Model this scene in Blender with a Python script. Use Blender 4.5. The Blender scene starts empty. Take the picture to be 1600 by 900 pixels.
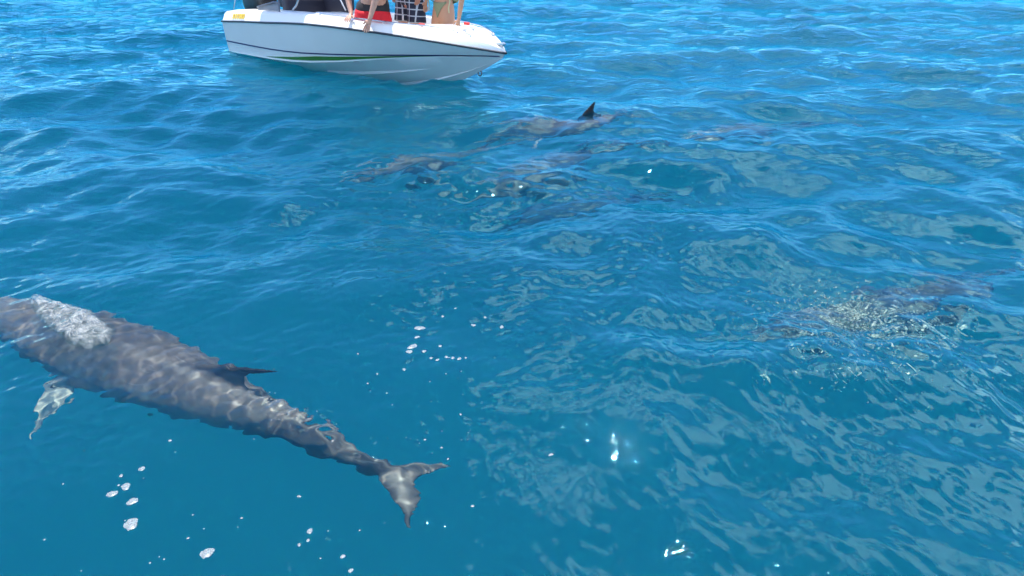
import bpy, bmesh, math, random
import numpy as np
from mathutils import Vector, Matrix, Euler

random.seed(7)
rng = np.random.default_rng(11)
R = math.radians
S = bpy.context.scene
COL = S.collection

# ---------------------------------------------------------------- camera, sky, sun, exposure
CAM_H, PITCH, FPX = 2.0, R(27.0), 1164.0
cam = bpy.data.cameras.new('camera'); camo = bpy.data.objects.new('camera', cam); COL.objects.link(camo)
cam.lens = 36.0*FPX/1600.0; cam.sensor_width = 36.0; cam.clip_start = 0.05; cam.clip_end = 20000
camo.location = (0, 0, CAM_H); camo.rotation_euler = (R(90)-PITCH, 0, 0)
S.camera = camo
SUN_EL, SUN_AZ = R(72), R(-18)          # azimuth from +Y, towards +X
SUN_DIR = Vector((math.sin(SUN_AZ)*math.cos(SUN_EL), math.cos(SUN_AZ)*math.cos(SUN_EL), math.sin(SUN_EL)))
W = bpy.data.worlds.new('World'); S.world = W; W.use_nodes = True
nt = W.node_tree; nt.nodes.clear()
def N(tree, typ, **kw):
    n = tree.nodes.new(typ)
    for k, v in kw.items():
        if k.startswith('i_'):
            key = k[2:]
            n.inputs[int(key) if key.isdigit() else key.replace('_', ' ')].default_value = v
        else: setattr(n, k, v)
    return n
def L(tree, a, b): tree.links.new(a, b)
sky = N(nt, 'ShaderNodeTexSky', sky_type='NISHITA', sun_disc=False, sun_elevation=SUN_EL, sun_rotation=SUN_AZ, dust_density=.15, ozone_density=10.0, air_density=.7)
bg = N(nt, 'ShaderNodeBackground', i_Strength=0.15); out = N(nt, 'ShaderNodeOutputWorld')
L(nt, bg.outputs[0], out.inputs[0])
# fair-weather cumulus round the sky: (azimuth, elevation, half width, half height) in degrees
CLOUDS = [(28, 43, 24, 13.5), (-95, 34, 24, 9), (150, 30, 26, 9), (-160, 52, 20, 12), (95, 48, 18, 11), (58, 20, 22, 6), (-42, 11, 18, 3), (205, 15, 30, 5)]
geo = N(nt, 'ShaderNodeNewGeometry')
neg = N(nt, 'ShaderNodeVectorMath', operation='SCALE'); neg.inputs['Scale'].default_value = -1.0
L(nt, geo.outputs['Incoming'], neg.inputs[0])
cn = N(nt, 'ShaderNodeTexNoise', i_Scale=6.5, i_Detail=7.0, i_Roughness=.6)
L(nt, neg.outputs[0], cn.inputs['Vector'])
prev = None
for az, el, w, h in CLOUDS:
    a, e = R(az), R(el)
    c = Vector((math.sin(a)*math.cos(e), math.cos(a)*math.cos(e), math.sin(e)))
    rt = Vector((math.cos(a), -math.sin(a), 0)); up = rt.cross(c)*1.0
    d1 = N(nt, 'ShaderNodeVectorMath', operation='DOT_PRODUCT'); d1.inputs[1].default_value = rt/math.sin(R(w))
    d2 = N(nt, 'ShaderNodeVectorMath', operation='DOT_PRODUCT'); d2.inputs[1].default_value = up/math.sin(R(h))
    d3 = N(nt, 'ShaderNodeVectorMath', operation='DOT_PRODUCT'); d3.inputs[1].default_value = c
    for q in (d1, d2, d3): L(nt, neg.outputs[0], q.inputs[0])
    of = N(nt, 'ShaderNodeMath', operation='SUBTRACT'); L(nt, d2.outputs['Value'], of.inputs[0]); of.inputs[1].default_value = (up.dot(c))/math.sin(R(h))
    m1 = N(nt, 'ShaderNodeMath', operation='MULTIPLY'); L(nt, d1.outputs['Value'], m1.inputs[0]); L(nt, d1.outputs['Value'], m1.inputs[1])
    m2 = N(nt, 'ShaderNodeMath', operation='MULTIPLY_ADD'); L(nt, of.outputs[0], m2.inputs[0]); L(nt, of.outputs[0], m2.inputs[1]); L(nt, m1.outputs[0], m2.inputs[2])
    fr_ = N(nt, 'ShaderNodeMath', operation='GREATER_THAN', i_1=.2); L(nt, d3.outputs['Value'], fr_.inputs[0])
    iv = N(nt, 'ShaderNodeMath', operation='SUBTRACT', i_0=1.0); L(nt, m2.outputs[0], iv.inputs[1])
    mm = N(nt, 'ShaderNodeMath', operation='MULTIPLY'); L(nt, fr_.outputs[0], mm.inputs[0])
    sh = N(nt, 'ShaderNodeMath', operation='ADD', i_1=3.0); L(nt, iv.outputs[0], sh.inputs[0]); L(nt, sh.outputs[0], mm.inputs[1])
    if prev is None: prev = mm
    else:
        x = N(nt, 'ShaderNodeMath', operation='MAXIMUM'); L(nt, prev.outputs[0], x.inputs[0]); L(nt, mm.outputs[0], x.inputs[1]); prev = x
ns = N(nt, 'ShaderNodeMath', operation='MULTIPLY_ADD', i_1=5.0); L(nt, cn.outputs[0], ns.inputs[0]); L(nt, prev.outputs[0], ns.inputs[2])
cr = N(nt, 'ShaderNodeMapRange'); cr.interpolation_type = 'SMOOTHSTEP'
L(nt, ns.outputs[0], cr.inputs['Value']); cr.inputs['From Min'].default_value = 5.75; cr.inputs['From Max'].default_value = 6.25
mxw = N(nt, 'ShaderNodeMixRGB'); mxw.inputs[2].default_value = (13.0, 12.9, 12.7, 1)
L(nt, cr.outputs[0], mxw.inputs[0]); L(nt, sky.outputs[0], mxw.inputs[1]); L(nt, mxw.outputs[0], bg.inputs[0])
sl = bpy.data.lights.new('sun', 'SUN'); slo = bpy.data.objects.new('sun', sl); COL.objects.link(slo)
sl.energy = 3.9; sl.angle = R(0.53); sl.color = (1, .96, .9)
slo.rotation_euler = (-SUN_DIR).to_track_quat('-Z', 'Y').to_euler(); slo.location = (0, 0, 30)
S.view_settings.view_transform = 'Standard'; S.view_settings.look = 'None'
S.view_settings.exposure = 1.12; S.view_settings.gamma = 1
C = S.cycles
C.max_bounces = 10; C.diffuse_bounces = 4; C.glossy_bounces = 3; C.transmission_bounces = 8; C.transparent_max_bounces = 8
C.use_denoising = True
sl.cycles.is_caustics_light = True

def at(px, py, z=0.0):
    """world point at height z seen at photograph pixel (px,py); only used to lay things out"""
    d = Vector(((px-800)/FPX, (450-py)/FPX, -1.0)); d.rotate(camo.rotation_euler)
    t = (z-CAM_H)/d.z
    return Vector((0, 0, CAM_H))+d*t

# ---------------------------------------------------------------- materials
def mat(name):
    m = bpy.data.materials.new(name); m.use_nodes = True; m.node_tree.nodes.clear()
    o = N(m.node_tree, 'ShaderNodeOutputMaterial')
    return m, m.node_tree, o
# water
WATER, t, o = mat('sea_water')
tc = N(t, 'ShaderNodeTexCoord')
mp = N(t, 'ShaderNodeMapping'); mp.inputs['Rotation'].default_value = (0, 0, R(14)); mp.inputs['Scale'].default_value = (.75, 1.25, 1)
n1 = N(t, 'ShaderNodeTexNoise', i_Scale=26.0, i_Detail=3.0, i_Roughness=.6, i_Distortion=.6)
n2 = N(t, 'ShaderNodeTexNoise', i_Scale=.55, i_Detail=2.0)        # cat's-paws: ripples come and go in patches
m2 = N(t, 'ShaderNodeMapRange'); m2.inputs['From Min'].default_value = .38; m2.inputs['From Max'].default_value = .66; m2.inputs['To Min'].default_value = .1; m2.inputs['To Max'].default_value = 1.0
b1 = N(t, 'ShaderNodeBump', i_Distance=.0028)
L(t, tc.outputs['Object'], n2.inputs['Vector']); L(t, n2.outputs[0], m2.inputs['Value'])
at_l = N(t, 'ShaderNodeAttribute', attribute_name='lull'); sb_ = N(t, 'ShaderNodeMath', operation='MULTIPLY_ADD', i_1=-.75, i_2=1.0); L(t, at_l.outputs['Fac'], sb_.inputs[0])
mu_ = N(t, 'ShaderNodeMath', operation='MULTIPLY'); L(t, sb_.outputs[0], mu_.inputs[0]); L(t, m2.outputs[0], mu_.inputs[1]); L(t, mu_.outputs[0], b1.inputs['Strength'])
L(t, tc.outputs['Object'], mp.inputs['Vector']); L(t, mp.outputs[0], n1.inputs['Vector']); L(t, n1.outputs[0], b1.inputs['Height'])
at_f = N(t, 'ShaderNodeAttribute', attribute_name='far'); n3 = N(t, 'ShaderNodeTexNoise', i_Scale=3.2, i_Detail=4.0, i_Roughness=.55)
mp3 = N(t, 'ShaderNodeMapping'); mp3.inputs['Scale'].default_value = (.7, 1.3, 1); L(t, tc.outputs['Object'], mp3.inputs['Vector']); L(t, mp3.outputs[0], n3.inputs['Vector'])
b3 = N(t, 'ShaderNodeBump', i_Distance=.12); L(t, n3.outputs[0], b3.inputs['Height']); L(t, at_f.outputs['Fac'], b3.inputs['Strength']); L(t, b3.outputs[0], b1.inputs['Normal'])
fr = N(t, 'ShaderNodeFresnel', i_IOR=1.333)
rf = N(t, 'ShaderNodeBsdfRefraction', i_IOR=1.333, i_Roughness=0.0)
gl = N(t, 'ShaderNodeBsdfGlossy', i_Roughness=.014); gl.inputs[0].default_value = (.46, .80, .92, 1)
mx = N(t, 'ShaderNodeMixShader')
L(t, b1.outputs[0], fr.inputs['Normal']); L(t, b1.outputs[0], rf.inputs['Normal']); L(t, b1.outputs[0], gl.inputs['Normal'])
L(t, fr.outputs[0], mx.inputs[0]); L(t, rf.outputs[0], mx.inputs[1]); L(t, gl.outputs[0], mx.inputs[2]); L(t, mx.outputs[0], o.inputs['Surface'])
WVOL, t, o = mat('sea_water_body')
va = N(t, 'ShaderNodeVolumeAbsorption', i_Density=1.0); va.inputs['Color'].default_value = (1-.6, 1-.066, 1-.003, 1)
vs_ = N(t, 'ShaderNodeVolumeScatter', i_Density=.28); vs_.inputs['Color'].default_value = (.03, .56, 1, 1); as_ = N(t, 'ShaderNodeAddShader'); L(t, va.outputs[0], as_.inputs[0]); L(t, vs_.outputs[0], as_.inputs[1]); L(t, as_.outputs[0], o.inputs['Volume'])
C.volume_bounces = 2
SAND, t, o = mat('pale_sand')
d = N(t, 'ShaderNodeBsdfDiffuse'); d.inputs[0].default_value = (.74, .76, .80, 1); L(t, d.outputs[0], o.inputs[0])
SKIN, t, o = mat('dolphin_skin')
p = N(t, 'ShaderNodeBsdfPrincipled', i_Roughness=.42); p.inputs['Specular IOR Level'].default_value = .22
ca = N(t, 'ShaderNodeAttribute', attribute_name='cape'); re_ = N(t, 'ShaderNodeAttribute', attribute_name='rest')
k1 = N(t, 'ShaderNodeTexNoise', i_Scale=5.0, i_Detail=6.0, i_Roughness=.65); L(t, re_.outputs['Vector'], k1.inputs['Vector'])
ad = N(t, 'ShaderNodeMath', operation='MULTIPLY_ADD', i_1=.85); L(t, k1.outputs[0], ad.inputs[0]); L(t, ca.outputs['Fac'], ad.inputs[2])
ad2 = N(t, 'ShaderNodeMath', operation='SUBTRACT', i_1=.15); L(t, ad.outputs[0], ad2.inputs[0])
rp = N(t, 'ShaderNodeValToRGB'); L(t, ad2.outputs[0], rp.inputs[0])
e0 = rp.color_ramp.elements[0]; e0.position = .30; e0.color = (.40, .335, .29, 1)
e1 = rp.color_ramp.elements[1]; e1.position = 1.0; e1.color = (.085, .07, .066, 1)
e2 = rp.color_ramp.elements.new(.62); e2.color = (.235, .19, .165, 1)
e3 = rp.color_ramp.elements.new(1.22/1.3 if False else .80); e3.color = (.15, .12, .108, 1)
# rake scars: thin pale scratches
mp_ = N(t, 'ShaderNodeMapping'); mp_.inputs['Scale'].default_value = (1.2, 14, 14); mp_.inputs['Rotation'].default_value = (.3, .5, .4); L(t, re_.outputs['Vector'], mp_.inputs['Vector'])
k2 = N(t, 'ShaderNodeTexNoise', i_Scale=2.2, i_Detail=3.0); L(t, mp_.outputs[0], k2.inputs['Vector'])
k3 = N(t, 'ShaderNodeMapRange'); k3.inputs['From Min'].default_value = .66; k3.inputs['From Max'].default_value = .74; k3.inputs['To Max'].default_value = .45; L(t, k2.outputs[0], k3.inputs['Value'])
mxs = N(t, 'ShaderNodeMixRGB'); mxs.inputs[2].default_value = (.33, .31, .31, 1); L(t, k3.outputs[0], mxs.inputs[0]); L(t, rp.outputs[0], mxs.inputs[1])
fa = N(t, 'ShaderNodeAttribute', attribute_name='fin'); mxf = N(t, 'ShaderNodeMixRGB'); mxf.inputs[2].default_value = (.014, .013, .016, 1)  # dark fin, deepened to near black: backlight painted into its colour
L(t, fa.outputs['Fac'], mxf.inputs[0]); L(t, mxs.outputs[0], mxf.inputs[1]); L(t, mxf.outputs[0], p.inputs['Base Color'])
bn = N(t, 'ShaderNodeBump', i_Strength=.25, i_Distance=.01); L(t, k1.outputs[0], bn.inputs['Height']); L(t, bn.outputs[0], p.inputs['Normal'])
L(t, p.outputs[0], o.inputs[0])

# ---------------------------------------------------------------- sea
comps = []
def band(n, l0, l1, rms, wdir, spread, system=0):
    for i in range(n):
        lam = l0*(l1/l0)**((i+rng.random())/n); k = 2*math.pi/lam
        a = wdir+rng.normal(0, spread)
        comps.append((k*math.sin(a), k*math.cos(a), rms*math.sqrt(2.0/n)*1.0, rng.random()*6.283, lam, system))
band(14, 1.4, 5.0, .038, R(172), .55)
band(30, .4, 1.4, .0135, R(168), .75)
band(48, .07, .4, .0024, R(165), .9)
band(20, .5, 1.9, .0135, R(62), .5, 1)
band(44, .055, .4, .0013, R(58), .6, 1)
def lull(x, y):       # sheltered smooth patch round the near dolphin
    return np.exp(-((x+1.5)**2/4.0+(y-2.6)**2/2.2)**1.5)
chop = []             # short crinkled ripples where the tail stock disturbs the surface
for i in range(26):
    lam = .04*(.11/.04)**rng.random(); a = rng.random()*6.283; k = 2*math.pi/lam
    chop.append((k*math.sin(a), k*math.cos(a),   .014*lam*1.0, rng.random()*6.283, lam))
fine = []             # the finest wrinkles of the smooth patch
for i in range(30):
    lam = .048*(.12/.048)**rng.random(); a = rng.random()*6.283; k = 2*math.pi/lam
    fine.append((k*math.sin(a), k*math.cos(a), .0015*lam, rng.random()*6.283, lam))
chop2 = []            # and over the farther animals, where they stir the surface
for i in range(30):
    lam = .11*(.36/.11)**rng.random(); a = R(165)+rng.normal(0, .8); k = 2*math.pi/lam
    chop2.append((k*math.sin(a), k*math.cos(a), .0062*lam, rng.random()*6.283, lam))
STIRRED = [(690, 275, 1.1, .5), (870, 295, 1.1, .5), (1360, 520, .9, .5), (930, 190, 1.6, .7), (1200, 235, 1.2, .6)]
BOAT_L, BOAT_TH = 5.1, R(42)
BH = np.array([math.cos(BOAT_TH), -math.sin(BOAT_TH)]); BP = np.array([math.sin(BOAT_TH), math.cos(BOAT_TH)])
BTIP = np.array([-.10, 9.22]); BO = BTIP-BH*BOAT_L
def wave(x, y, spacing=0.0):
    h = np.zeros_like(x); cm = lull(x, y)
    spacing = np.maximum(spacing, 1e-6)
    right = 1/(1+np.exp(-(x-.35*(y-3)-.25)*2.6))
    for kx, ky, a, ph, lam, sy in comps:
        att = np.clip(lam/(2.5*spacing)-.4, 0, 1)*(1-cm*(.55 if lam > 1.4 else .84 if lam > .3 else .78 if lam > .13 else .45))
        att = att*right if sy else att*(1-.45*right) if lam < .4 else att
        h += a*att*np.sin(kx*x+ky*y+ph)
    if cm.max() > .02:
        for kx, ky, a, ph, lam in fine: h += cm*a*np.clip(lam/(2.2*spacing)-.4, 0, 1)*np.sin(kx*x+ky*y+ph)
    t = at(490, 662); g = np.exp(-(((x-t.x)*.83+(y-t.y)*-.55)**2/.30**2+((x-t.x)*.55+(y-t.y)*.83)**2/.10**2))
    if g.max() > .01:
        for kx, ky, a, ph, lam in chop: h += g*a*np.clip(lam/(2.2*spacing)-.4, 0, 1)*np.sin(kx*x+ky*y+ph)
    g = sum(np.exp(-((x-at(px_, py_).x)**2/ra**2+(y-at(px_, py_).y)**2/rb**2)) for px_, py_, ra, rb in STIRRED)
    if g.max() > .01:
        for kx, ky, a, ph, lam in chop2: h += g*a*np.clip(lam/(2.2*spacing)-.4, 0, 1)*np.sin(kx*x+ky*y+ph)
    bx = (x-BO[0])*BH[0]+(y-BO[1])*BH[1]; by = (x-BO[0])*BP[0]+(y-BO[1])*BP[1]
    inside = np.clip((4.0-bx)/.3, 0, 1)*np.clip(bx/.2, 0, 1)*np.clip((.62-np.abs(by))/.12, 0, 1)
    return h-inside*.2
def wz(x, y): return float(wave(np.array([[x]], float), np.array([[y]], float), .01)[0, 0])
def mesh_obj(name, verts, faces, material=None, parent=None, smooth=True):
    me = bpy.data.meshes.new(name)
    me.from_pydata(verts, [], faces); me.update()
    if material: me.materials.append(material)
    if smooth: me.polygons.foreach_set('use_smooth', [True]*len(me.polygons))
    ob = bpy.data.objects.new(name, me); COL.objects.link(ob)
    if parent: ob.parent = parent
    return ob
def grid_mesh(name, X, Y, Z, wrap=False):
    nr, nc = X.shape
    me = bpy.data.meshes.new(name)
    v = np.stack([X, Y, Z], -1).reshape(-1, 3).astype(np.float32)
    r = np.arange(nr-1)[:, None]; c = np.arange(nc-(0 if wrap else 1))[None, :]
    c2 = (c+1) % nc
    q = np.stack([r*nc+c, r*nc+c2, (r+1)*nc+c2, (r+1)*nc+c], -1).reshape(-1, 4)
    me.vertices.add(len(v)); me.vertices.foreach_set('co', v.ravel())
    me.loops.add(q.size); me.loops.foreach_set('vertex_index', q.ravel().astype(np.int32))
    me.polygons.add(len(q)); me.polygons.foreach_set('loop_start', np.arange(0, q.size, 4, dtype=np.int32))
    me.polygons.foreach_set('use_smooth', np.ones(len(q), dtype=bool))
    me.update(calc_edges=True); me.validate()
    return me
def build_sea():
    rs = [.35]
    while rs[-1] < 60:
        r = rs[-1]; rs.append(r+min(max(.010, 1.5e-3*r*r/CAM_H), .05*r))
    while rs[-1] < 6000: rs.append(rs[-1]*1.12)
    rs = np.array(rs)
    a_f = np.linspace(-.80, .80, 560); a_b = np.linspace(.80, 2*math.pi-.80, 120)[1:-1]
    ang = np.concatenate([a_f, a_b])
    A, RR = np.meshgrid(ang, rs)
    X = RR*np.sin(A); Y = RR*np.cos(A)
    sp = np.maximum(np.gradient(rs)[:, None], RR*np.where(np.abs(A) <= .8, 1.6/560, .06))*.6
    Z = wave(X, Y, sp)
    me = grid_mesh("sea", X, Y, Z, wrap=True)
    # centre cap
    ob = bpy.data.objects.new('sea', me); COL.objects.link(ob); me.materials.append(WATER)
    bm = bmesh.new(); bm.from_mesh(me); bm.verts.ensure_lookup_table()
    f = bm.faces.new([bm.verts[i] for i in range(len(ang))]); bm.normal_update()
    if f.normal.z < 0: f.normal_flip()
    bm.faces.ensure_lookup_table()
    bmesh.ops.reverse_faces(bm, faces=[q for q in bm.faces if q.normal.z < -.2])
    bm.to_mesh(me); bm.free()
    lu = me.attributes.new('lull', 'FLOAT', 'POINT'); lu.data.foreach_set('value', lull(X, Y).astype(np.float32).ravel())
    fa_ = me.attributes.new('far', 'FLOAT', 'POINT'); fa_.data.foreach_set('value', np.clip((RR-5)/11, 0, 1).astype(np.float32).ravel())
    ob['kind'] = 'structure'
    ob.cycles.is_caustics_caster = True
    return ob
sea = build_sea()
print('sea normal z', sea.data.polygons[1000].normal.z, len(sea.data.polygons))
SB = 3.0
def body_mesh():
    # closed shell of the water body: its top follows the swell just above the rippled surface
    rs = [.3]
    while rs[-1] < 60: rs.append(rs[-1]+max(.05, .02*rs[-1]))
    while rs[-1] < 6900: rs.append(rs[-1]*1.25)
    rs = np.array(rs); ang = np.linspace(0, 2*math.pi, 361)[:-1]
    A, RR = np.meshgrid(ang, rs)
    X = RR*np.sin(A); Y = RR*np.cos(A)
    Z = wave(X, Y, np.maximum(np.gradient(rs)[:, None], RR*.0175)*.6)+.022+np.minimum(RR*.001, .1)
    me = grid_mesh('sea_water', X, Y, Z, wrap=True)
    bm = bmesh.new(); bm.from_mesh(me); bm.verts.ensure_lookup_table(); nc = len(ang); nr = len(rs)
    bm.faces.new([bm.verts[i] for i in range(nc)])
    rim = [bm.verts[(nr-1)*nc+i] for i in range(nc)]
    low = [bm.verts.new((v.co.x, v.co.y, -SB-.3)) for v in rim]
    for i in range(nc): bm.faces.new((rim[i], rim[(i+1) % nc], low[(i+1) % nc], low[i]))
    bm.faces.new(low)
    bmesh.ops.recalc_face_normals(bm, faces=bm.faces)
    bm.to_mesh(me); bm.free(); me.materials.append(WVOL)
    return me
n = 64
floor = mesh_obj('seabed', [(7000*math.cos(i*2*math.pi/n), 7000*math.sin(i*2*math.pi/n), -SB) for i in range(n)], [list(range(n))], SAND)
floor['kind'] = 'structure'
vol = bpy.data.objects.new('sea_water', body_mesh()); COL.objects.link(vol)
vol['kind'] = 'structure'

# ---------------------------------------------------------------- helpers for things
def tag(o, label, cat, group=None):
    o['label'] = label; o['category'] = cat
    if group: o['group'] = group
    return o
def loft(bm, loops, cap=True):
    """closed loops of points -> skin"""
    rows = [[bm.verts.new(p) for p in lp] for lp in loops]
    for a, b in zip(rows, rows[1:]):
        n_ = len(a)
        for j in range(n_): bm.faces.new((a[j], a[(j+1) % n_], b[(j+1) % n_], b[j]))
    if cap:
        bm.faces.new(rows[0][::-1]); bm.faces.new(rows[-1])
    return rows
def bm_obj(name, bm, material, parent=None, smooth=True):
    bmesh.ops.recalc_face_normals(bm, faces=bm.faces)
    me = bpy.data.meshes.new(name); bm.to_mesh(me); bm.free()
    if material: me.materials.append(material)
    me.polygons.foreach_set('use_smooth', [smooth]*len(me.polygons))
    ob = bpy.data.objects.new(name, me); COL.objects.link(ob)
    if parent: ob.parent = parent
    return ob
def catmull(pts, n_):
    P = [np.array(p, float) for p in pts]; P = [2*P[0]-P[1]]+P+[2*P[-1]-P[-2]]
    o_ = []
    for i in range(1, len(P)-2):
        for k in range(n_):
            t_ = k/n_
            o_.append(.5*((2*P[i])+(-P[i-1]+P[i+1])*t_+(2*P[i-1]-5*P[i]+4*P[i+1]-P[i+2])*t_**2+(-P[i-1]+3*P[i]-3*P[i+1]+P[i+2])*t_**3))
    o_.append(P[-2]); return np.array(o_)
def eval_mesh(ob):
    dg = bpy.context.evaluated_depsgraph_get(); dg.update()
    return bpy.data.meshes.new_from_object(ob.evaluated_get(dg))

# ---------------------------------------------------------------- dolphins
PROF = [  # t, up, down, half width (metres for a 2.8 m animal)
 (0, .012, .014, .018), (.015, .024, .026, .032), (.045, .03, .034, .042), (.075, .04, .045, .056), (.09, .075, .06, .075), (.115, .105, .085, .10), (.15, .125, .115, .125),
 (.20, .15, .145, .15), (.27, .18, .18, .18), (.36, .20, .205, .2), (.46, .205, .2, .2), (.56, .185, .175, .175), (.66, .15, .14, .135), (.75, .10, .096, .08), (.83, .072, .068, .052), (.90, .053, .05, .037), (.95, .04, .036, .03), (.985, .02, .018, .03), (1.0, .01, .01, .02)]
def canonical_dolphin(voxel):
    """snout at x=0, tail notch at x=1 (lengths in 2.8 m units scaled later), y left-right, z up"""
    Ld = 2.8
    bm = bmesh.new()
    T = np.array(PROF)
    tt = np.linspace(0, 1, 64)
    from_ = lambda c: np.interp(tt, T[:, 0], T[:, c])
    u, d, w = [np.convolve(np.pad(from_(c), 1, mode='edge'), [.25, .5, .25], 'valid') for c in (1, 2, 3)]
    loops = []
    for k, t_ in enumerate(tt):
        lp = []
        for j in range(28):
            a = 2*math.pi*j/28; z = math.sin(a); y = math.cos(a)
            zz = z*(u[k] if z > 0 else d[k])
            if t_ > .7: zz *= 1+.12*(abs(z)**3)          # keeled tail stock
            lp.append((t_*Ld, y*w[k], zz - .03*max(0, 1-t_/.1)))
        loops.append(lp)
    loft(bm, loops)
    def foil(stations):
        """stations: (centre, chord vector, thickness vector)"""
        lps = []
        for c, ch, th in stations:
            lp = []
            for j in range(14):
                a = 2*math.pi*j/14
                x = .5*math.cos(a); prof = math.sin(a)*(.62+.38*math.cos(a+math.pi))
                lp.append(Vector(c)+Vector(ch)*x+Vector(th)*prof*.5)
            lps.append(lp)
        loft(bm, lps)
    # dorsal fin
    st = []
    for h in (-.06, 0, .04, .08, .12, .16, .19, .205, .215):
        f = max(0, h)/.215
        xl = .560*Ld+.34*f**1.02+.18*f*f; xt = .698*Ld-.05*math.sin(f*math.pi*.8)+.19*f**2.2+.01
        if h <= 0: xl -= .06; xt += .04
        elif h < .06: xl -= .03
        st.append(((.5*(xl+xt), 0, .125+h*1.0), (xt-xl+.004, 0, 0), (0, (.052*(1-f)**.8+.016), 0)))
    foil(st)
    for sd in (-1, 1):
        # flipper
        st = []
        for q in np.linspace(0, 1, 9):
            ch = (.11+.07*math.sin(math.pi*min(1, q*1.25)))*(1-q**3)+.025
            c = Vector((.385*Ld+.0+.06*q+.10*q*q, sd*(.12+.33*q), -.10-.17*q-.03*q*q))
            st.append((c, (ch, 0, 0), (0, sd*.01, .036*(1-q)+.012)))
        foil(st)
        # fluke
        st = []
        for q in np.linspace(0, 1, 10):
            xl = .938*Ld+.22*q**1.15+.03*q*q; xt = Ld+.005+.055*math.sin(q*math.pi*.9)*1.0+.12*q**2.4
            if q > .97: xt = xl+.02
            xt = xl+(xt-xl)*(1-.92*q**3.2)
            st.append(((.5*(xl+xt), sd*(.005+.215*q), -.07*q-.01*q*q), (max(.02, xt-xl), 0, 0), (0, 0, .05*(1-q)**.8+.010)))
        foil(st)
    ob = bm_obj('tmp', bm, None)
    md = ob.modifiers.new('r', 'REMESH'); md.mode = 'VOXEL'; md.voxel_size = voxel; md.use_smooth_shade = True
    sm = ob.modifiers.new('s', 'SMOOTH'); sm.factor = .5; sm.iterations = 4
    me = eval_mesh(ob); bpy.data.objects.remove(ob)
    co = np.empty(len(me.vertices)*3, np.float32); me.vertices.foreach_get('co', co)
    return me, co.reshape(-1, 3)
CAN = {}
def sub(px, py, depth):
    p = at(px, py, -depth*.64); p.z = wz(p.x, p.y)*.8-depth; return p
def dolphin(label, path, Ld=2.7, voxel=.010, roll=0, tail_roll=0, girth=1.0, fin_h=1.0, belly=1.0, fin_shear=0.0):
    if voxel not in CAN: CAN[voxel] = canonical_dolphin(voxel)
    me0, co = CAN[voxel]
    me = me0.copy(); me.name = 'dolphin'
    P = catmull([sub(*p) for p in path], 24)          # from tail to snout
    seg = np.linalg.norm(np.diff(P, axis=0), axis=1); arc = np.concatenate([[0], np.cumsum(seg)])
    k = Ld/2.8; co = co.copy()
    top = co[:, 2] > .17; co[top, 2] = .17+(co[top, 2]-.17)*fin_h
    gb = 1+(belly-1)*np.exp(-((co[:, 0]-1.25)/.75)**2)*(np.hypot(co[:, 1], co[:, 2]) < .26)
    rest = me0_rest = CAN[voxel][1].copy(); co[:, 0] -= fin_shear*np.clip(co[:, 2]-.19, 0, 1)
    co[:, 1] *= gb; co[:, 2] = np.where(co[:, 2] > .17, co[:, 2]+.17*(gb-1), co[:, 2]*gb)
    s_ = (2.8-co[:, 0])*k                             # distance from the notch towards the snout
    ext = np.linspace(-.5, max(arc[-1], Ld)+.4, 400)
    def pos(q):
        base = np.stack([np.interp(q, arc, P[:, c]) for c in range(3)], -1)
        t0 = (P[1]-P[0])/np.linalg.norm(P[1]-P[0]); t1 = (P[-1]-P[-2])/np.linalg.norm(P[-1]-P[-2])
        base += np.minimum(q, 0)[:, None]*t0+np.maximum(q-arc[-1], 0)[:, None]*t1
        return base
    E = pos(ext); 
    for _ in range(14): E[1:-1] = .25*E[:-2]+.5*E[1:-1]+.25*E[2:]
    Tn = np.gradient(E, axis=0); Tn /= np.linalg.norm(Tn, axis=1)[:, None]
    up = np.array([0, 0, 1.0]); rl = R(roll)+R(tail_roll)*np.clip(1-ext/(.4*Ld), 0, 1)
    Lf = np.cross(up[None], Tn); Lf /= np.linalg.norm(Lf, axis=1)[:, None]    # animal's left
    Up = np.cross(Tn, Lf)
    c_, s2 = np.cos(rl)[:, None], np.sin(rl)[:, None]
    Lf, Up = Lf*c_+Up*s2, Up*c_-Lf*s2
    pk = lambda A: np.stack([np.interp(s_, ext, A[:, c]) for c in range(3)], -1)
    W_ = pk(E)+pk(Lf)*(-co[:, 1:2]*k*girth)+pk(Up)*(co[:, 2:3]*k*girth)
    org = E[np.argmin(np.abs(ext-Ld*.5))]
    me.vertices.foreach_set('co', (W_-org).astype(np.float32).ravel()); 
    # cape: dark back, paler belly, in the animal's own frame
    co = rest; nz = co[:, 2]/(.2); 
    cape = np.clip(.36+.34*nz-.22*np.clip(1-co[:, 0]/.9, 0, 1), 0, .8)
    cape = np.maximum(cape, np.clip((co[:, 0]-1.7)/.5, 0, 1)*.62); cape = np.where((np.abs(co[:, 1]) > .21) & (co[:, 0] < 1.4), .1, cape)  # flippers paled: bright light falling on them is put into the colour
    fin = np.clip((co[:, 2]-.20)/.06, 0, 1); fin2 = me.attributes.new('fin', 'FLOAT', 'POINT'); fin2.data.foreach_set('value', (fin*.9).astype(np.float32))  # mask of the fin's painted backlit darkening
    at_ = me.attributes.new('cape', 'FLOAT', 'POINT'); at_.data.foreach_set('value', cape.astype(np.float32))
    at2 = me.attributes.new('rest', 'FLOAT_VECTOR', 'POINT'); at2.data.foreach_set('vector', rest.astype(np.float32).ravel())
    me.materials.clear(); me.materials.append(SKIN)
    me.polygons.foreach_set('use_smooth', [True]*len(me.polygons)); me.update()
    ob = bpy.data.objects.new('dolphin', me); COL.objects.link(ob); ob.location = org
    ob.cycles.is_caustics_receiver = True
    tag(ob, label, 'dolphin', 'dolphins of the pod')
    return ob
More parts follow.
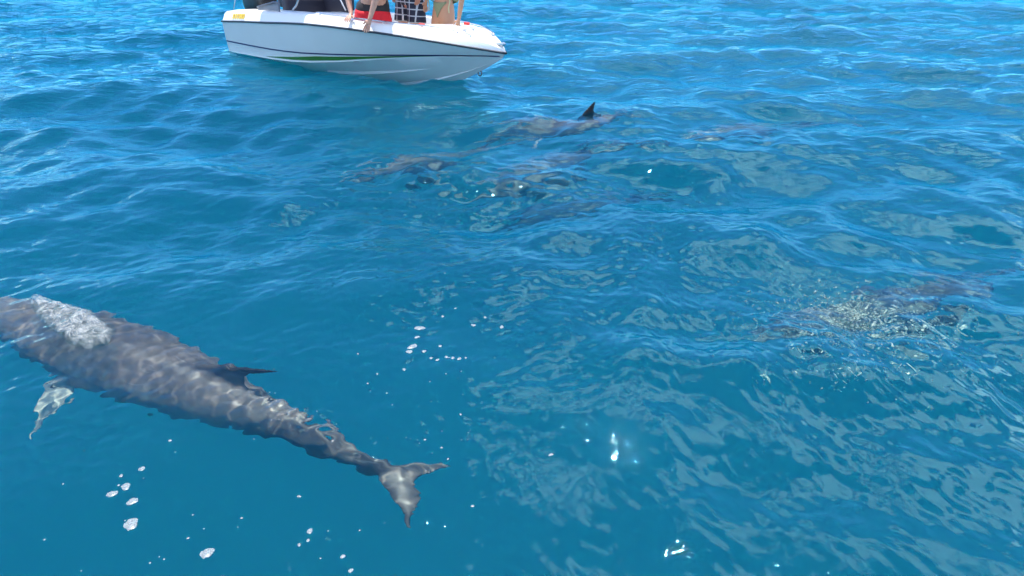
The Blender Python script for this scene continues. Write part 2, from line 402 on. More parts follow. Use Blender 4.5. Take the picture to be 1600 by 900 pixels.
dolphin('large grey dolphin just under the calm surface with a burst of bubbles over its head',
        [(655, 742, .44), (605, 731, .44), (540, 709, .44), (445, 670, .43), (320, 624, .43), (210, 582, .43), (100, 538, .42), (0, 498, .40), (-100, 453, .40), (-220, 400, .42)], Ld=3.4, voxel=.010, roll=10, tail_roll=4, girth=.97, belly=1.12)
dolphin('dolphin swimming with its backlit dorsal fin, painted near black, standing clear of the water', [(980, 206, .50), (942, 210, .31), (895, 217, .32), (840, 228, .6), (780, 242, .9), (720, 256, 1.1)], Ld=2.5, fin_h=1.7, fin_shear=.95)
dolphin('brownish dolphin seen through the ripples below the speedboat, the left one of the submerged pair', [(835, 247, .78), (760, 263, .68), (690, 275, .60), (620, 290, .68), (540, 312, .85)], Ld=2.4)
dolphin('submerged grey dolphin below the backlit fin, the right one of the submerged pair', [(1010, 262, .82), (930, 275, .82), (860, 296, .85), (790, 318, .9), (720, 340, .95)], Ld=2.4)
dolphin('deepest dolphin, a faint dark shape under the blue water', [(1080, 352, 1.5), (990, 362, 1.5), (900, 376, 1.5), (820, 390, 1.6)], Ld=2.3)
dolphin('pale blurred dolphin gliding below choppy water to the right of the dark fin', [(1330, 222, .75), (1240, 230, .7), (1150, 240, .7), (1060, 252, .75)], Ld=2.4)
dolphin('dolphin hidden under the greenish bubble plume and broken cloud reflections', [(1610, 462, .9), (1500, 490, .85), (1390, 515, .85), (1280, 540, .9), (1160, 570, 1.0)], Ld=2.5)

# ---------------------------------------------------------------- simple materials
def pbr(name, col, rough=.5, metal=0.0, spec=.5, noise=0.0, nscale=8.0, coat=0.0):
    m, t, o = mat(name)
    p = N(t, 'ShaderNodeBsdfPrincipled'); p.inputs['Roughness'].default_value = rough; p.inputs['Metallic'].default_value = metal
    p.inputs['Specular IOR Level'].default_value = spec; p.inputs['Coat Weight'].default_value = coat
    p.inputs['Base Color'].default_value = (*col, 1)
    if noise:
        tc_ = N(t, 'ShaderNodeTexCoord'); n_ = N(t, 'ShaderNodeTexNoise', i_Scale=nscale, i_Detail=5.0)
        h_ = N(t, 'ShaderNodeMixRGB'); h_.inputs[1].default_value = (*[c*(1-noise) for c in col], 1); h_.inputs[2].default_value = (*[min(1, c*(1+noise)) for c in col], 1)
        L(t, tc_.outputs['Object'], n_.inputs['Vector']); L(t, n_.outputs[0], h_.inputs[0]); L(t, h_.outputs[0], p.inputs['Base Color'])
    L(t, p.outputs[0], o.inputs[0])
    return m
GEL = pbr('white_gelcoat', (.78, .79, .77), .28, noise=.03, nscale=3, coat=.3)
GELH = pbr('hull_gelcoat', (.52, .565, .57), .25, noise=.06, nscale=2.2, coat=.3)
RUB = pbr('dark_rubber', (.025, .035, .05), .5)
NAVY = pbr('navy_stripe_paint', (.02, .03, .10), .3)
GREEN = pbr('green_stripe_paint', (.03, .15, .02), .3, noise=.25, nscale=2)
STEEL = pbr('stainless_steel', (.55, .56, .58), .22, 1.0)
DARKSTEEL = pbr('dark_tube', (.12, .13, .16), .35, .6)
BLACKP = pbr('black_cowling', (.018, .02, .024), .3, noise=.3)
NAVYV = pbr('navy_vinyl', (.012, .014, .03), .6, noise=.2)
GREYV = pbr('grey_canvas', (.22, .24, .27), .8, noise=.2, nscale=20)
CANV = pbr('canopy_canvas', (.03, .04, .09), .9)
REDF = pbr('red_plastic', (.7, .05, .04), .4)
YEL = pbr('yellow_vinyl', (.80, .52, .05), .5)
REDS = pbr('red_swim_fabric', (.62, .008, .018), .75, noise=.18, nscale=30)
BLKS = pbr('black_swim_fabric', (.012, .011, .013), .7)
OLIVE = pbr('olive_swim_fabric', (.20, .22, .12), .7, noise=.1, nscale=40)
CORD = pbr('pale_green_cord', (.45, .46, .26), .7)
WHITEC = pbr('white_cord', (.8, .8, .78), .7)
def skin_mat(name, col):
    m = pbr(name, col, .5, noise=.10, nscale=14)
    p = [n_ for n_ in m.node_tree.nodes if n_.type == 'BSDF_PRINCIPLED'][0]
    p.inputs['Subsurface Weight'].default_value = .08; p.inputs['Subsurface Radius'].default_value = (.02, .008, .004)
    return m
SKIN_A = skin_mat('fair_skin', (.50, .27, .19)); SKIN_B = skin_mat('reddish_skin', (.42, .19, .12)); SKIN_C = skin_mat('tanned_skin', (.46, .24, .14))
LIPS = pbr('lip_skin', (.38, .13, .11), .45)
HAIR = pbr('brown_hair', (.05, .03, .02), .6); HAIRB = pbr('fair_hair', (.22, .14, .07), .6)
CHECK, t, o = mat('navy_check_fabric')
tc = N(t, 'ShaderNodeTexCoord'); sx = N(t, 'ShaderNodeSeparateXYZ'); L(t, tc.outputs['Object'], sx.inputs[0])
lines = []
for ax_, per in ((0, .085), (2, .082)):
    q = N(t, 'ShaderNodeMath', operation='MULTIPLY', i_1=1/per); L(t, sx.outputs[ax_], q.inputs[0])
    w_ = N(t, 'ShaderNodeMath', operation='FRACT'); L(t, q.outputs[0], w_.inputs[0])
    z_ = N(t, 'ShaderNodeMath', operation='COMPARE', i_1=.5, i_2=.085); L(t, w_.outputs[0], z_.inputs[0]); lines.append(z_)
mxx = N(t, 'ShaderNodeMath', operation='MAXIMUM'); L(t, lines[0].outputs[0], mxx.inputs[0]); L(t, lines[1].outputs[0], mxx.inputs[1])
mc = N(t, 'ShaderNodeMixRGB'); mc.inputs[1].default_value = (.008, .014, .035, 1); mc.inputs[2].default_value = (.35, .40, .46, 1); L(t, mxx.outputs[0], mc.inputs[0])
p = N(t, 'ShaderNodeBsdfPrincipled', i_Roughness=.8); L(t, mc.outputs[0], p.inputs['Base Color']); L(t, p.outputs[0], o.inputs[0])

# ---------------------------------------------------------------- speedboat (x forward, y port, z up, origin at the stern on the waterline)
boat = bpy.data.objects.new('speedboat', None); COL.objects.link(boat)
boat.location = (BO[0], BO[1], 0); boat.rotation_euler = (R(-5), 0, -BOAT_TH)
tag(boat, 'small white open speedboat with navy and green stripes drifting near the dolphins', 'boat')
BM = Matrix.Translation(boat.location)@boat.rotation_euler.to_matrix().to_4x4(); BI = BM.inverted()
def on_y(px, py, y):
    """boat coordinates of the photograph pixel on the boat's fore-and-aft plane at offset y"""
    d = Vector(((px-800)/FPX, (450-py)/FPX, -1.0)); d.rotate(camo.rotation_euler)
    o_ = BI@Vector((0, 0, CAM_H)); d = BI.to_3x3()@d
    return o_+d*((y-o_.y)/d.y)
LB = BOAT_L
def b_sheer(s): return .86+.09*min(1, s/.45) if s < .45 else .95*max(0, 1-((s-.45)/.55)**2.35)
def z_sheer(s): return float(np.interp(s, [0, .13, .27, .37, .47, .56, .64, .71, .78, .88, .95, 1], [.386, .437, .483, .522, .554, .566, .567, .562, .549, .512, .479, .45]))
def b_chine(s): return .78+.05*min(1, s/.4) if s < .4 else .83*max(0, 1-((s-.4)/.588)**1.85)
def z_chine(s): return float(np.interp(s, [0, .15, .26, .36, .45, .55, .63, .70, .78, .86, .95, .99], [-.06, -.04, -.022, .006, .05, .112, .176, .231, .29, .341, .386, .402]))
def z_stripe(s): return float(np.interp(s, [0, .15, .25, .33, .41, .52, .64, .78, .91, .98], [.10, .106, .115, .131, .154, .199, .253, .322, .379, .408]))
def f_at(s, z):
    z0 = min(z_chine(s), z_sheer(s)-.03); return 1+max(.02, min(.97, (z-z0)/(z_sheer(s)-z0)))
def z_keel(s): return -.32 if s < .5 else -.32+.74*((s-.5)/.5)**2.15
ST = [i_/44*.93 for i_ in range(45)]+[.942, .954, .965, .975, .983, .99]
def hull_pt(s, f, side):
    """f: 0 keel .. 1 chine .. 2 sheer"""
    if f <= 1:
        y = b_chine(s)*f; z = z_keel(s)+(min(z_chine(s), z_sheer(s)-.03)-z_keel(s))*(f**1.15)
    else:
        g = f-1; y = b_chine(s)+(b_sheer(s)-b_chine(s))*(g**.8); z0 = min(z_chine(s), z_sheer(s)-.03); z = z0+(z_sheer(s)-z0)*g
    return Vector((s*LB, side*y, z))
FR = [0, .25, .5, .75, 1.0, 1.04, 1.25, 1.5, 1.75, 2.0]
bm = bmesh.new()
rows = []
for s in ST:
    row = [bm.verts.new(hull_pt(s, f, -1)+Vector((0, -.012 if f == 1.0 else 0, 0))) for f in reversed(FR[1:])]+[bm.verts.new(hull_pt(s, 0, 1))]+[bm.verts.new(hull_pt(s, f, 1)+Vector((0, .012 if f == 1.0 else 0, 0))) for f in FR[1:]]
    rows.append(row)
for a, b in zip(rows, rows[1:]):
    for j in range(len(a)-1): bm.faces.new((a[j], a[j+1], b[j+1], b[j]))
bm.faces.new(rows[0])
tip = bm.verts.new((LB-.004, 0, z_sheer(1)))
for j in range(len(rows[-1])-1): bm.faces.new((rows[-1][j], rows[-1][j+1], tip))
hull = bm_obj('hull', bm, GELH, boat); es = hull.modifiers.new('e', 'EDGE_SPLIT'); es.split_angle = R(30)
def strip(name, fa, fb, material, s0=0.0, s1=.985, out_=.004, side=-1, n_=60):
    bm = bmesh.new(); pr = None
    for i in range(n_+1):
        s = s0+(s1-s0)*i/n_
        pa, pb = hull_pt(s, fa(s), side), hull_pt(s, fb(s), side)
        q = [pa+Vector((0, side*.001, 0)), pa+Vector((0, side*out_, 0)), pb+Vector((0, side*out_, 0)), pb+Vector((0, side*.001, 0))]
        q = [bm.verts.new(v_) for v_ in q]
        if pr:
            for j in range(4): bm.faces.new((pr[j], pr[(j+1) % 4], q[(j+1) % 4], q[j]))
        pr = q
    return bm_obj(name, bm, material, boat, smooth=False)
def tube_along(name, pts, r, material, parent=None, nn=8, sub_=0, taper=None):
    P = [Vector(p) for p in (catmull(pts, sub_) if sub_ else pts)]
    bm = bmesh.new(); loops = []
    for i, p in enumerate(P):
        tg = (P[min(i+1, len(P)-1)]-P[max(i-1, 0)]).normalized()
        u_ = tg.orthogonal().normalized() if i == 0 else (u_-tg*u_.dot(tg)).normalized()
        v_ = tg.cross(u_); rr = r if taper is None else r*(taper[0]+(taper[1]-taper[0])*i/(len(P)-1))
        loops.append([p+(u_*math.cos(2*math.pi*j/nn)+v_*math.sin(2*math.pi*j/nn))*rr for j in range(nn)])
    loft(bm, loops)
    return bm_obj(name, bm, material, parent)
for side in (-1, 1):
    tube_along('rub_rail', [hull_pt(s, 2, side)+Vector((0, side*.006, .002)) for s in [i/60*.992 for i in range(61)]]+[(LB+.004, 0, z_sheer(1)+.002)], .014, RUB, boat)
    strip('navy_stripe', lambda s: f_at(s, z_stripe(s)-.009), lambda s: f_at(s, z_stripe(s)+.011*(1-.4*s)), NAVY, side=side)
    strip('green_stripe', lambda s: 1.05, lambda s: 1.055+max(0, f_at(s, z_chine(s)+.70*(z_stripe(s)-z_chine(s)))-1.055)*max(0, min(1, (s-.22)/.25)), GREEN, s0=.22, s1=.95, side=side, out_=.0035)
    for f0, s0, s1 in ((.66, .45, .80), (.30, .5, .955)):
        bm = bmesh.new(); pr = None
        for i in range(41):
            s = s0+(s1-s0)*i/40; tp = min(1, (1-i/40)*2.2)**.7
            a, b = hull_pt(s, f0-.03*tp, side), hull_pt(s, f0+.06*tp, side); m_ = hull_pt(s, f0+.01*tp, side)+Vector((0, side*.022, -.014))*tp
            q = [bm.verts.new(v_) for v_ in (a, m_, b)]
            if pr:
                bm.faces.new((pr[0], pr[1], q[1], q[0])); bm.faces.new((pr[1], pr[2], q[2], q[1]))
            pr = q
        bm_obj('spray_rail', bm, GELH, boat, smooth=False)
# deck moulding: topsides, side decks, coaming, cockpit, bow deck
def half_at(s, z):
    lo, hi = 0.0, 2.0
    for _ in range(30):
        m_ = (lo+hi)/2
        if hull_pt(s, m_, 1).z < z: lo = m_
        else: hi = m_
    return hull_pt(s, lo, 1).y
def deck_row(s, side):
    b, z = b_sheer(s), z_sheer(s)
    k = min(1.0, b/.5); k2 = k**.5; e = float(np.interp(s, [0, .17, .4, .53, .7, .8, .87, 1], [.15, .165, .13, .11, .105, .12, .15, .15]))*k2
    cs = min(1, max(0, (.80-s)/.05)); cs = cs*cs*(3-2*cs)   # 1 where the cockpit is open
    flo = .03*cs+(1-cs)*(z+e+.035*k)
    ed = z+e+.02*k
    inn = max(.0, b-.30*k)
    return [(s*LB, side*b, z+.012*k), (s*LB, side*(b-.045*k), z+e*.75), (s*LB, side*(b-.085*k), z+e*.97), (s*LB, side*(b-.13*k), z+e), (s*LB, side*(inn+.04*k), ed), (s*LB, side*inn, ed-.012*cs+.006*(1-cs)),
            (s*LB, side*min(inn*.97, half_at(s, flo+(ed-flo)*.6)-.03*k), flo+(ed-flo)*.6), (s*LB, side*max(0, min(inn*.94, half_at(s, flo)-.05*k)), flo), (s*LB, 0, flo)]
SD = [.004, .02, .05, .1, .2, .3, .4, .5, .58, .66, .70, .73, .75, .76, .77, .78, .79, .80, .83, .86, .89, .92, .945, .965, .98, .99]
for side in (-1, 1): pass
bm = bmesh.new(); rows = []
for s in SD:
    l, r_ = deck_row(s, -1), deck_row(s, 1)
    rows.append([bm.verts.new(p_) for p_ in l]+[bm.verts.new(p_) for p_ in r_[:-1][::-1]])
for a, b in zip(rows, rows[1:]):
    for j in range(len(a)-1): bm.faces.new((a[j], a[j+1], b[j+1], b[j]))
bm.faces.new(rows[0])
tip = bm.verts.new((LB-.002, 0, z_sheer(1)+.012))
for j in range(len(rows[-1])-1): bm.faces.new((rows[-1][j], rows[-1][j+1], tip))
deck = bm_obj('deck', bm, GEL, boat); es = deck.modifiers.new('e', 'EDGE_SPLIT'); es.split_angle = R(38)
def deck_z(s, y):
    r_ = deck_row(s, 1); ys = [p_[1] for p_ in r_][::-1]; zs = [p_[2] for p_ in r_][::-1]
    return float(np.interp(abs(y), ys, zs))
# transom platform / stern quarter block
def box(bm, c, sz, rot=None, bev=0.0):
    m = Matrix.Translation(c)@(rot.to_4x4() if rot else Matrix.Identity(4))@Matrix.Diagonal((*sz, 1))
    r_ = bmesh.ops.create_cube(bm, size=1, matrix=m)
    if bev:
        ed = set(e_ for v_ in r_['verts'] for e_ in v_.link_edges)
        bmesh.ops.bevel(bm, geom=list(ed), offset=bev, segments=3, affect='EDGES', profile=.6)
# steel hand rail along the starboard side deck with its stanchions
rail = []
for px, py in ((500, 26), (520, 27.5), (560, 32), (600, 39), (640, 46), (680, 52), (715, 58), (733, 62)):
    y = -(b_sheer(.6)-.15)
    for _ in range(6):
        q = on_y(px, py, y); sb = min(.93, max(.1, q.x/LB)); y = -(b_sheer(sb)-.14*min(1, b_sheer(sb)/.5))
    q = on_y(px, py, y); q.z = max(q.z, deck_z(sb, y)+.02); rail.append(q)
hr = tube_along('hand_rail', rail+[Vector((rail[-1].x+.02, rail[-1].y+.01, rail[-1].z-.05))], .0095, STEEL, boat, sub_=6)
for i in (0, 3, 6):
    q = rail[i]; tube_along('rail_post', [q, q+Vector((0, 0, -.03)), Vector((q.x+.008, q.y, deck_z(q.x/LB, q.y)-.005))], .009, STEEL, hr)
hr2 = tube_along('hand_rail', [Vector((p_.x, -p_.y, p_.z)) for p_ in rail]+[Vector((rail[-1].x+.02, -rail[-1].y-.01, rail[-1].z-.05))], .0095, STEEL, boat, sub_=6)
# deck fittings
def fit(px, py, y):
    q = on_y(px, py, y); return Vector((q.x, y, deck_z(min(.98, q.x/LB), y)))
for (px, py, y) in ((659, 44, -.42), (729, 44, .18)):
    q = fit(px, py, y); bm = bmesh.new(); box(bm, q+Vector((0, 0, .015)), (.07, .05, .035), bev=.01); bm_obj('red_deck_plug', bm, REDF, boat)
for (px, py, y) in ((725, 58, -.18), (738, 56.5, -.02), (768, 57, .14)):
    q = fit(px, py, y); bm = bmesh.new()
    box(bm, q+Vector((0, 0, .008)), (.05, .025, .016), bev=.004); box(bm, q+Vector((0, 0, .026)), (.10, .018, .014), bev=.005); bm_obj('deck_cleat', bm, STEEL, boat)
bm = bmesh.new(); box(bm, (LB-.10, 0, deck_z(.975, 0)+.012), (.14, .06, .022), bev=.006); box(bm, (LB-.05, 0, deck_z(.985, 0)+.035), (.03, .035, .05), bev=.008); bm_obj('bow_roller', bm, STEEL, boat)
bm = bmesh.new(); loops = []
for i in range(20):
    a = 2*math.pi*i/20; c = Vector((LB*.918+.03*math.cos(a), 0, .165+.03*math.sin(a)))
    nrm = Vector((math.cos(a), 0, math.sin(a)))
    loops.append([c+nrm*.008*math.cos(2*math.pi*j/8)+Vector((0, 1, 0))*.008*math.sin(2*math.pi*j/8) for j in range(8)])
rws = [[bm.verts.new(p_) for p_ in lp] for lp in loops]
for i in range(20):
    a, b = rws[i], rws[(i+1) % 20]
    for j in range(8): bm.faces.new((a[j], a[(j+1) % 8], b[(j+1) % 8], b[j]))
bm_obj('bow_eye', bm, DARKSTEEL, boat)
# outboard motor
om = bpy.data.objects.new('outboard_motor', None); COL.objects.link(om); om.parent = boat; om.location = (-.32, 0, 0)
bm = bmesh.new(); loops = []
for z, sx_, sy_, ox in ((.42, .16, .13, 0), (.46, .24, .18, 0), (.62, .29, .21, -.01), (.82, .29, .21, -.02), (.98, .26, .19, -.03), (1.06, .20, .15, -.04), (1.09, .10, .08, -.04)):
    loops.append([Vector((ox+sx_*math.copysign(abs(math.cos(a))**.6, math.cos(a)), sy_*math.copysign(abs(math.sin(a))**.6, math.sin(a)), z)) for a in [2*math.pi*j/24 for j in range(24)]])
loft(bm, loops); bm_obj('cowling', bm, BLACKP, om)
bm = bmesh.new(); loops = []
for z, sx_, sy_ in ((.44, .12, .09), (.2, .09, .06), (-.1, .08, .045), (-.5, .10, .03)):
    loops.append([Vector((sx_*math.cos(a), sy_*math.sin(a), z)) for a in [2*math.pi*j/16 for j in range(16)]])
loft(bm, loops); bm_obj('drive_leg', bm, BLACKP, om)
bm = bmesh.new(); box(bm, (.20, 0, .35), (.22, .26, .30), bev=.02); bm_obj('bracket', bm, DARKSTEEL, om)
# seats and console
def boat_box(name, c, sz, m, bev=.03, rot=None):
    bm = bmesh.new(); box(bm, Vector(c), sz, rot, bev); return bm_obj(name, bm, m, boat)
boat_box('rear_seat', (.42, 0, .28), (.5, 1.1, .42), GEL, .05)
boat_box('rear_seat_back', (.62, .30, .62), (.16, .9, .30), NAVYV, .05, Euler((0, R(-10), 0)).to_matrix())
q0, q1 = on_y(445, 8, .62), on_y(548, 5, .62)
boat_box('navy_seat_back', ((q0.x+q1.x)/2, .60, .80), (q1.x-q0.x+.1, .14, .50), NAVYV, .05)
boat_box('navy_seat_base', ((q0.x+q1.x)/2, .40, .30), (q1.x-q0.x, .40, .44), GEL, .04)
boat_box('helm_console', (2.05, -.22, .36), (.42, .5, .62), GEL, .05)
boat_box('sun_pad', (2.95, .42, .33), (1.3, .32, .20), GEL, .06)
# folded canopy frame tubes, grab rail and the shade canopy above
grab = [on_y(px, py, -.74) for px, py in ((402, 11), (418, 6), (432, 3.5), (436, 12), (437.5, 23))]
tube_along('canopy_frame', grab, .012, DARKSTEEL, boat, sub_=5)
tube_along('canopy_strut', [on_y(437.5, 24, -.78), on_y(436, 10, -.78), on_y(431, -30, -.78), on_y(428, -80, -.78)], .013, DARKSTEEL, boat, sub_=4)
tube_along('canopy_strut', [on_y(457, 16, -.72), on_y(466, 0, -.72), on_y(480, -70, -.72)], .012, STEEL, boat, sub_=4)
tube_along('canopy_strut', [on_y(419, 18, -.70), on_y(424, 9, -.70), on_y(427, 2, -.70)], .011, DARKSTEEL, boat, sub_=3)
tube_along('grab_rail', [on_y(438, 18.5, -.73), on_y(452, 19, -.73), on_y(463, 19.5, -.73), on_y(467, 22, -.73), on_y(470, 26, -.73)], .010, STEEL, boat, sub_=5)
tube_along('flag_pole', [on_y(540, 16, .1), on_y(533, 2, .1), on_y(515, -36, .1)], .010, WHITEC, boat)
tube_along('whip_aerial', [on_y(365, 17, -.55), on_y(368, -5, -.55), on_y(372, -60, -.55)], .006, WHITEC, boat)
bm = bmesh.new(); q0 = on_y(402, 10, -.72); q1 = on_y(436, 4, -.72); qa = on_y(404, 18, -.72); qb = on_y(437, 17, -.72)
vs = [bm.verts.new(v_) for v_ in (qa, qb, q1, q0)]+[bm.verts.new(v_+Vector((0, .012, 0))) for v_ in (qa, qb, q1, q0)]
for f_ in ((0, 1, 2, 3), (7, 6, 5, 4), (0, 4, 5, 1), (1, 5, 6, 2), (2, 6, 7, 3), (3, 7, 4, 0)): bm.faces.new([vs[k_] for k_ in f_])
bm_obj('side_screen', bm, GREYV, boat, smooth=False)
CANX0, CANX1, CANZ = .72, 1.90, 2.0
bm = bmesh.new(); rr = []
for i in range(9):
    x = CANX0+(CANX1-CANX0)*i/8
    rr.append([(x, -.95+1.9*j/10, CANZ+.10*math.sin(math.pi*j/10)+.05*math.sin(math.pi*i/8)) for j in range(11)])
rows = [[bm.verts.new(p_) for p_ in r_] for r_ in rr]
for a, b in zip(rows, rows[1:]):
    for j in range(10): bm.faces.new((a[j], a[j+1], b[j+1], b[j]))
can = bm_obj('canopy', bm, CANV, boat); so = can.modifiers.new('s', 'SOLIDIFY'); so.thickness = .012
# illegible yellow lettering on the stern quarter: small upright strokes as in the photograph
bm = bmesh.new()
for i, (px, wd) in enumerate(((370.5, .05), (374.5, .045), (378, .03), (381.5, .045), (385, .045), (388, .03))):
    a, b = on_y(px, 30, -.80), on_y(px, 24.5, -.80)
    sb = max(.02, a.x/LB); y0 = -(b_sheer(sb)-.03)
    c = Vector((a.x, -(b_sheer(sb)-.026), z_sheer(sb)+.075)); tl = Euler((R(-22), 0, 0)).to_matrix()
    box(bm, c+Vector((0, -.006, 0)), (wd, .004, .075), tl)
    if i % 2 == 0: box(bm, c+Vector((.02, -.006, .03)), (.04, .005, .014), tl)
bm_obj('lettering', bm, YEL, boat, smooth=False)

# ---------------------------------------------------------------- people
def skin_body(name, chains, material, parent=None, sub_=2):
    """chains: {joint: (pos, radius)}, edges -> one continuous skinned surface. first joint is the root"""
    J, E = chains
    names = list(J); idx = {k_: i for i, k_ in enumerate(names)}
    me = bpy.data.meshes.new(name); me.from_pydata([J[k_][0] for k_ in names], [(idx[a], idx[b]) for a, b in E], [])
    ob = bpy.data.objects.new(name, me); COL.objects.link(ob)
    ob.modifiers.new('k', 'SKIN'); 
    for k_ in names:
        r = J[k_][1]; sv = me.skin_vertices[0].data[idx[k_]]; sv.radius = r if isinstance(r, tuple) else (r, r); sv.use_root = (k_ == names[0])
    m_ = ob.modifiers.new('s', 'SUBSURF'); m_.levels = m_.render_levels = sub_
    new = eval_mesh(ob); new.name = name
    bpy.data.objects.remove(ob); bpy.data.meshes.remove(me)
    new.materials.clear(); new.materials.append(material); new.polygons.foreach_set('use_smooth', [True]*len(new.polygons))
    o2 = bpy.data.objects.new(name, new); COL.objects.link(o2)
    if parent: o2.parent = parent
    return o2
def hand(J, E, wrist, name, fwd, side_, spread=.018, curl=.4, down=Vector((0, 0, -1)), k=1.0):
    """adds palm, four unequal bent fingers and a thumb to the joint graph; fwd: hand direction, side_: towards the thumb"""
    W0 = J[wrist][0]; fwd = fwd.normalized(); side_ = (side_-fwd*side_.dot(fwd)).normalized(); 
    palm = name+'palm'; J[palm] = (W0+fwd*.05*k, (.030*k, .016*k)); E.append((wrist, palm))
    for i, ln in enumerate((.070, .080, .075, .058)):
        off = (1.5-i)*.021*k
        a = W0+fwd*.088*k+side_*off; d = (fwd+side_*(1.5-i)*spread*4+down*curl*.35).normalized(); d2 = (fwd+side_*(1.5-i)*spread*3+down*curl*1.2).normalized()
        kk = name+'k%d' % i; J[kk] = (a, .0115*k); E.append((palm, kk))
        J[kk+'m'] = (a+d*ln*.5*k, .0095*k); E.append((kk, kk+'m')); J[kk+'t'] = (a+d*ln*.5*k+d2*ln*.5*k, .0075*k); E.append((kk+'m', kk+'t'))
    th = name+'th'; J[th] = (W0+fwd*.035*k+side_*.042*k, .013*k); E.append((palm, th))
    J[th+'t'] = (W0+fwd*.075*k+side_*.068*k+down*.01, .0095*k); E.append((th, th+'t'))
def head(J, E, neck, up, face, k=1.0):
    n0 = J[neck][0]; up = up.normalized(); face = (face-up*face.dot(up)).normalized()
    J['nape'] = (n0+up*.07*k, .05*k); E.append((neck, 'nape'))
    return n0+up*.155*k+face*.012*k, up, face
def add_head(body, c, up, face, k=1.0):
    """skull, brow, nose, chin and ears shaped into the body's own mesh"""
    rt = Matrix((face.cross(up), face, up)).transposed()
    bm = bmesh.new(); bm.from_mesh(body.data); tmp = bmesh.new()
    bmesh.ops.create_uvsphere(tmp, u_segments=32, v_segments=24, radius=1)
    for v_ in tmp.verts:
        x, y, z = v_.co
        fr_ = max(0, y)
        jaw = max(0, -z)
        X = x*.076*(1-.34*jaw**1.4); Y = y*.094*(1-.12*jaw)-(.012 if y < 0 and z < -.3 else 0); Z = z*.118
        Y += .024*math.exp(-(x/.16)**2-((z+.12)/.17)**2)*(fr_ > .5)                 # nose
        Y -= .010*math.exp(-((abs(x)-.42)/.2)**2-((z-.08)/.12)**2)*(fr_ > .3)       # eye sockets
        Y += .007*math.exp(-(x/.5)**2-((z-.28)/.12)**2)*fr_                         # brow
        Y += .006*math.exp(-(x/.3)**2-((z+.48)/.07)**2)*fr_                         # lips
        Y += .010*math.exp(-(x/.35)**2-((z+.82)/.15)**2)*fr_                        # chin
        X += math.copysign(.016, x)*math.exp(-((abs(x)-.98)/.1)**2-((z+.0)/.26)**2-((y+.08)/.18)**2)  # ears
        v_.co = c+rt@Vector((X, Y, Z))*k
    me = bpy.data.meshes.new('t'); tmp.to_mesh(me); tmp.free(); bm.from_mesh(me); bpy.data.meshes.remove(me)
    bm.to_mesh(body.data); bm.free(); body.data.polygons.foreach_set('use_smooth', [True]*len(body.data.polygons))
def hair_cap(c, up, face, m, parent, k=1.0, long=0.0):
    bm = bmesh.new(); rt = Matrix((face.cross(up), face, up)).transposed()
    bmesh.ops.create_uvsphere(bm, u_segments=40, v_segments=28, radius=1)
    for v_ in list(bm.verts):
        x, y, z = v_.co
        line = .42 if y > .35 else (-.05 if y > -.1 else -.55-long)
        if z < line: z = line-(line-z)*.05; x *= .93; y *= .93
        n_ = 1+.025*math.sin(13*x+5*z)*math.sin(17*y)
        v_.co = c+rt@Vector((x*.084*n_, (y*.101-.004)*n_, z*.126*n_))*k
    return bm_obj('hair', bm, m, parent)
def face_bits(c, up, face, parent, k=1.0):
    sd = up.cross(face)
    for q in (-1, 1):
        bm = bmesh.new(); bmesh.ops.create_uvsphere(bm, u_segments=10, v_segments=8, radius=.0115*k, matrix=Matrix.Translation(c+face*.072*k+sd*.032*k*q+up*.009*k)); ey = bm_obj('eye', bm, WHITEC, parent)
        bm = bmesh.new(); bmesh.ops.create_uvsphere(bm, u_segments=10, v_segments=8, radius=.0058*k, matrix=Matrix.Translation(c+face*.0785*k+sd*.032*k*q+up*.009*k)); bm_obj('iris', bm, HAIR, ey)
    bm = bmesh.new(); bmesh.ops.create_uvsphere(bm, u_segments=10, v_segments=8, radius=1, matrix=Matrix.Translation(c+face*.084*k-up*.056*k)@Matrix((sd*.022*k, up*.006*k, face*.008*k)).transposed().to_4x4()); bm_obj('mouth', bm, LIPS, parent)
def person(label, base):
    e = bpy.data.objects.new('person', None); COL.objects.link(e); e.matrix_world = BM@Matrix.Translation(base)
    tag(e, label, 'person', 'people at the bow of the speedboat'); return e
V = Vector
toward = V((0.0, -1, 0))                 # boat-frame direction over the starboard side
# 1: kneeling on the side deck, leaning over the rail on both hands
B = on_y(585, 26, -.42); pr1 = person('person in red shorts and black waistband leaning on both hands over the side rail', (B.x, B.y, .03))
def lc(px, py, y, base): return on_y(px, py, y)-V(base)
base = (B.x, B.y, .03)
hip = lc(585, 27, -.42, base); bel = lc(584, 1, -.47, base); chest = lc(588, -32, -.62, base); nk = lc(592, -62, -.72, base)
hl = lc(552, 25, -.80, base); hr_ = lc(578, 31, -.86, base)
J = {'hip': (hip, (.20, .15)), 'bel': (bel, (.165, .15)), 'chest': (chest, (.18, .13)), 'neck': (nk, .058)}
E = [('hip', 'bel'), ('bel', 'chest'), ('chest', 'neck')]
for nm, sx_, wrist_px, el_px, wy, ey in (('r', -1, (549, 23), (543, -6), -.80, -.74), ('l', 1, (578, 29), (586, 2), -.84, -.76)):
    shp = chest+V((sx_*.19, -.02, .06)); J['sh'+nm] = (shp, .062); E.append(('chest', 'sh'+nm))
    J['el'+nm] = (lc(*el_px, ey, base), .044); E.append(('sh'+nm, 'el'+nm))
    J['fa'+nm] = (lc((el_px[0]*.4+wrist_px[0]*.6), (el_px[1]*.4+wrist_px[1]*.6), (wy+ey)/2, base), .036); E.append(('el'+nm, 'fa'+nm))
    J['wr'+nm] = (lc(*wrist_px, wy, base), (.028, .024)); E.append(('fa'+nm, 'wr'+nm))
hand(J, E, 'wrr', 'hr', V((.35, -.75, -.35)), V((.8, .3, 0)), curl=.5)
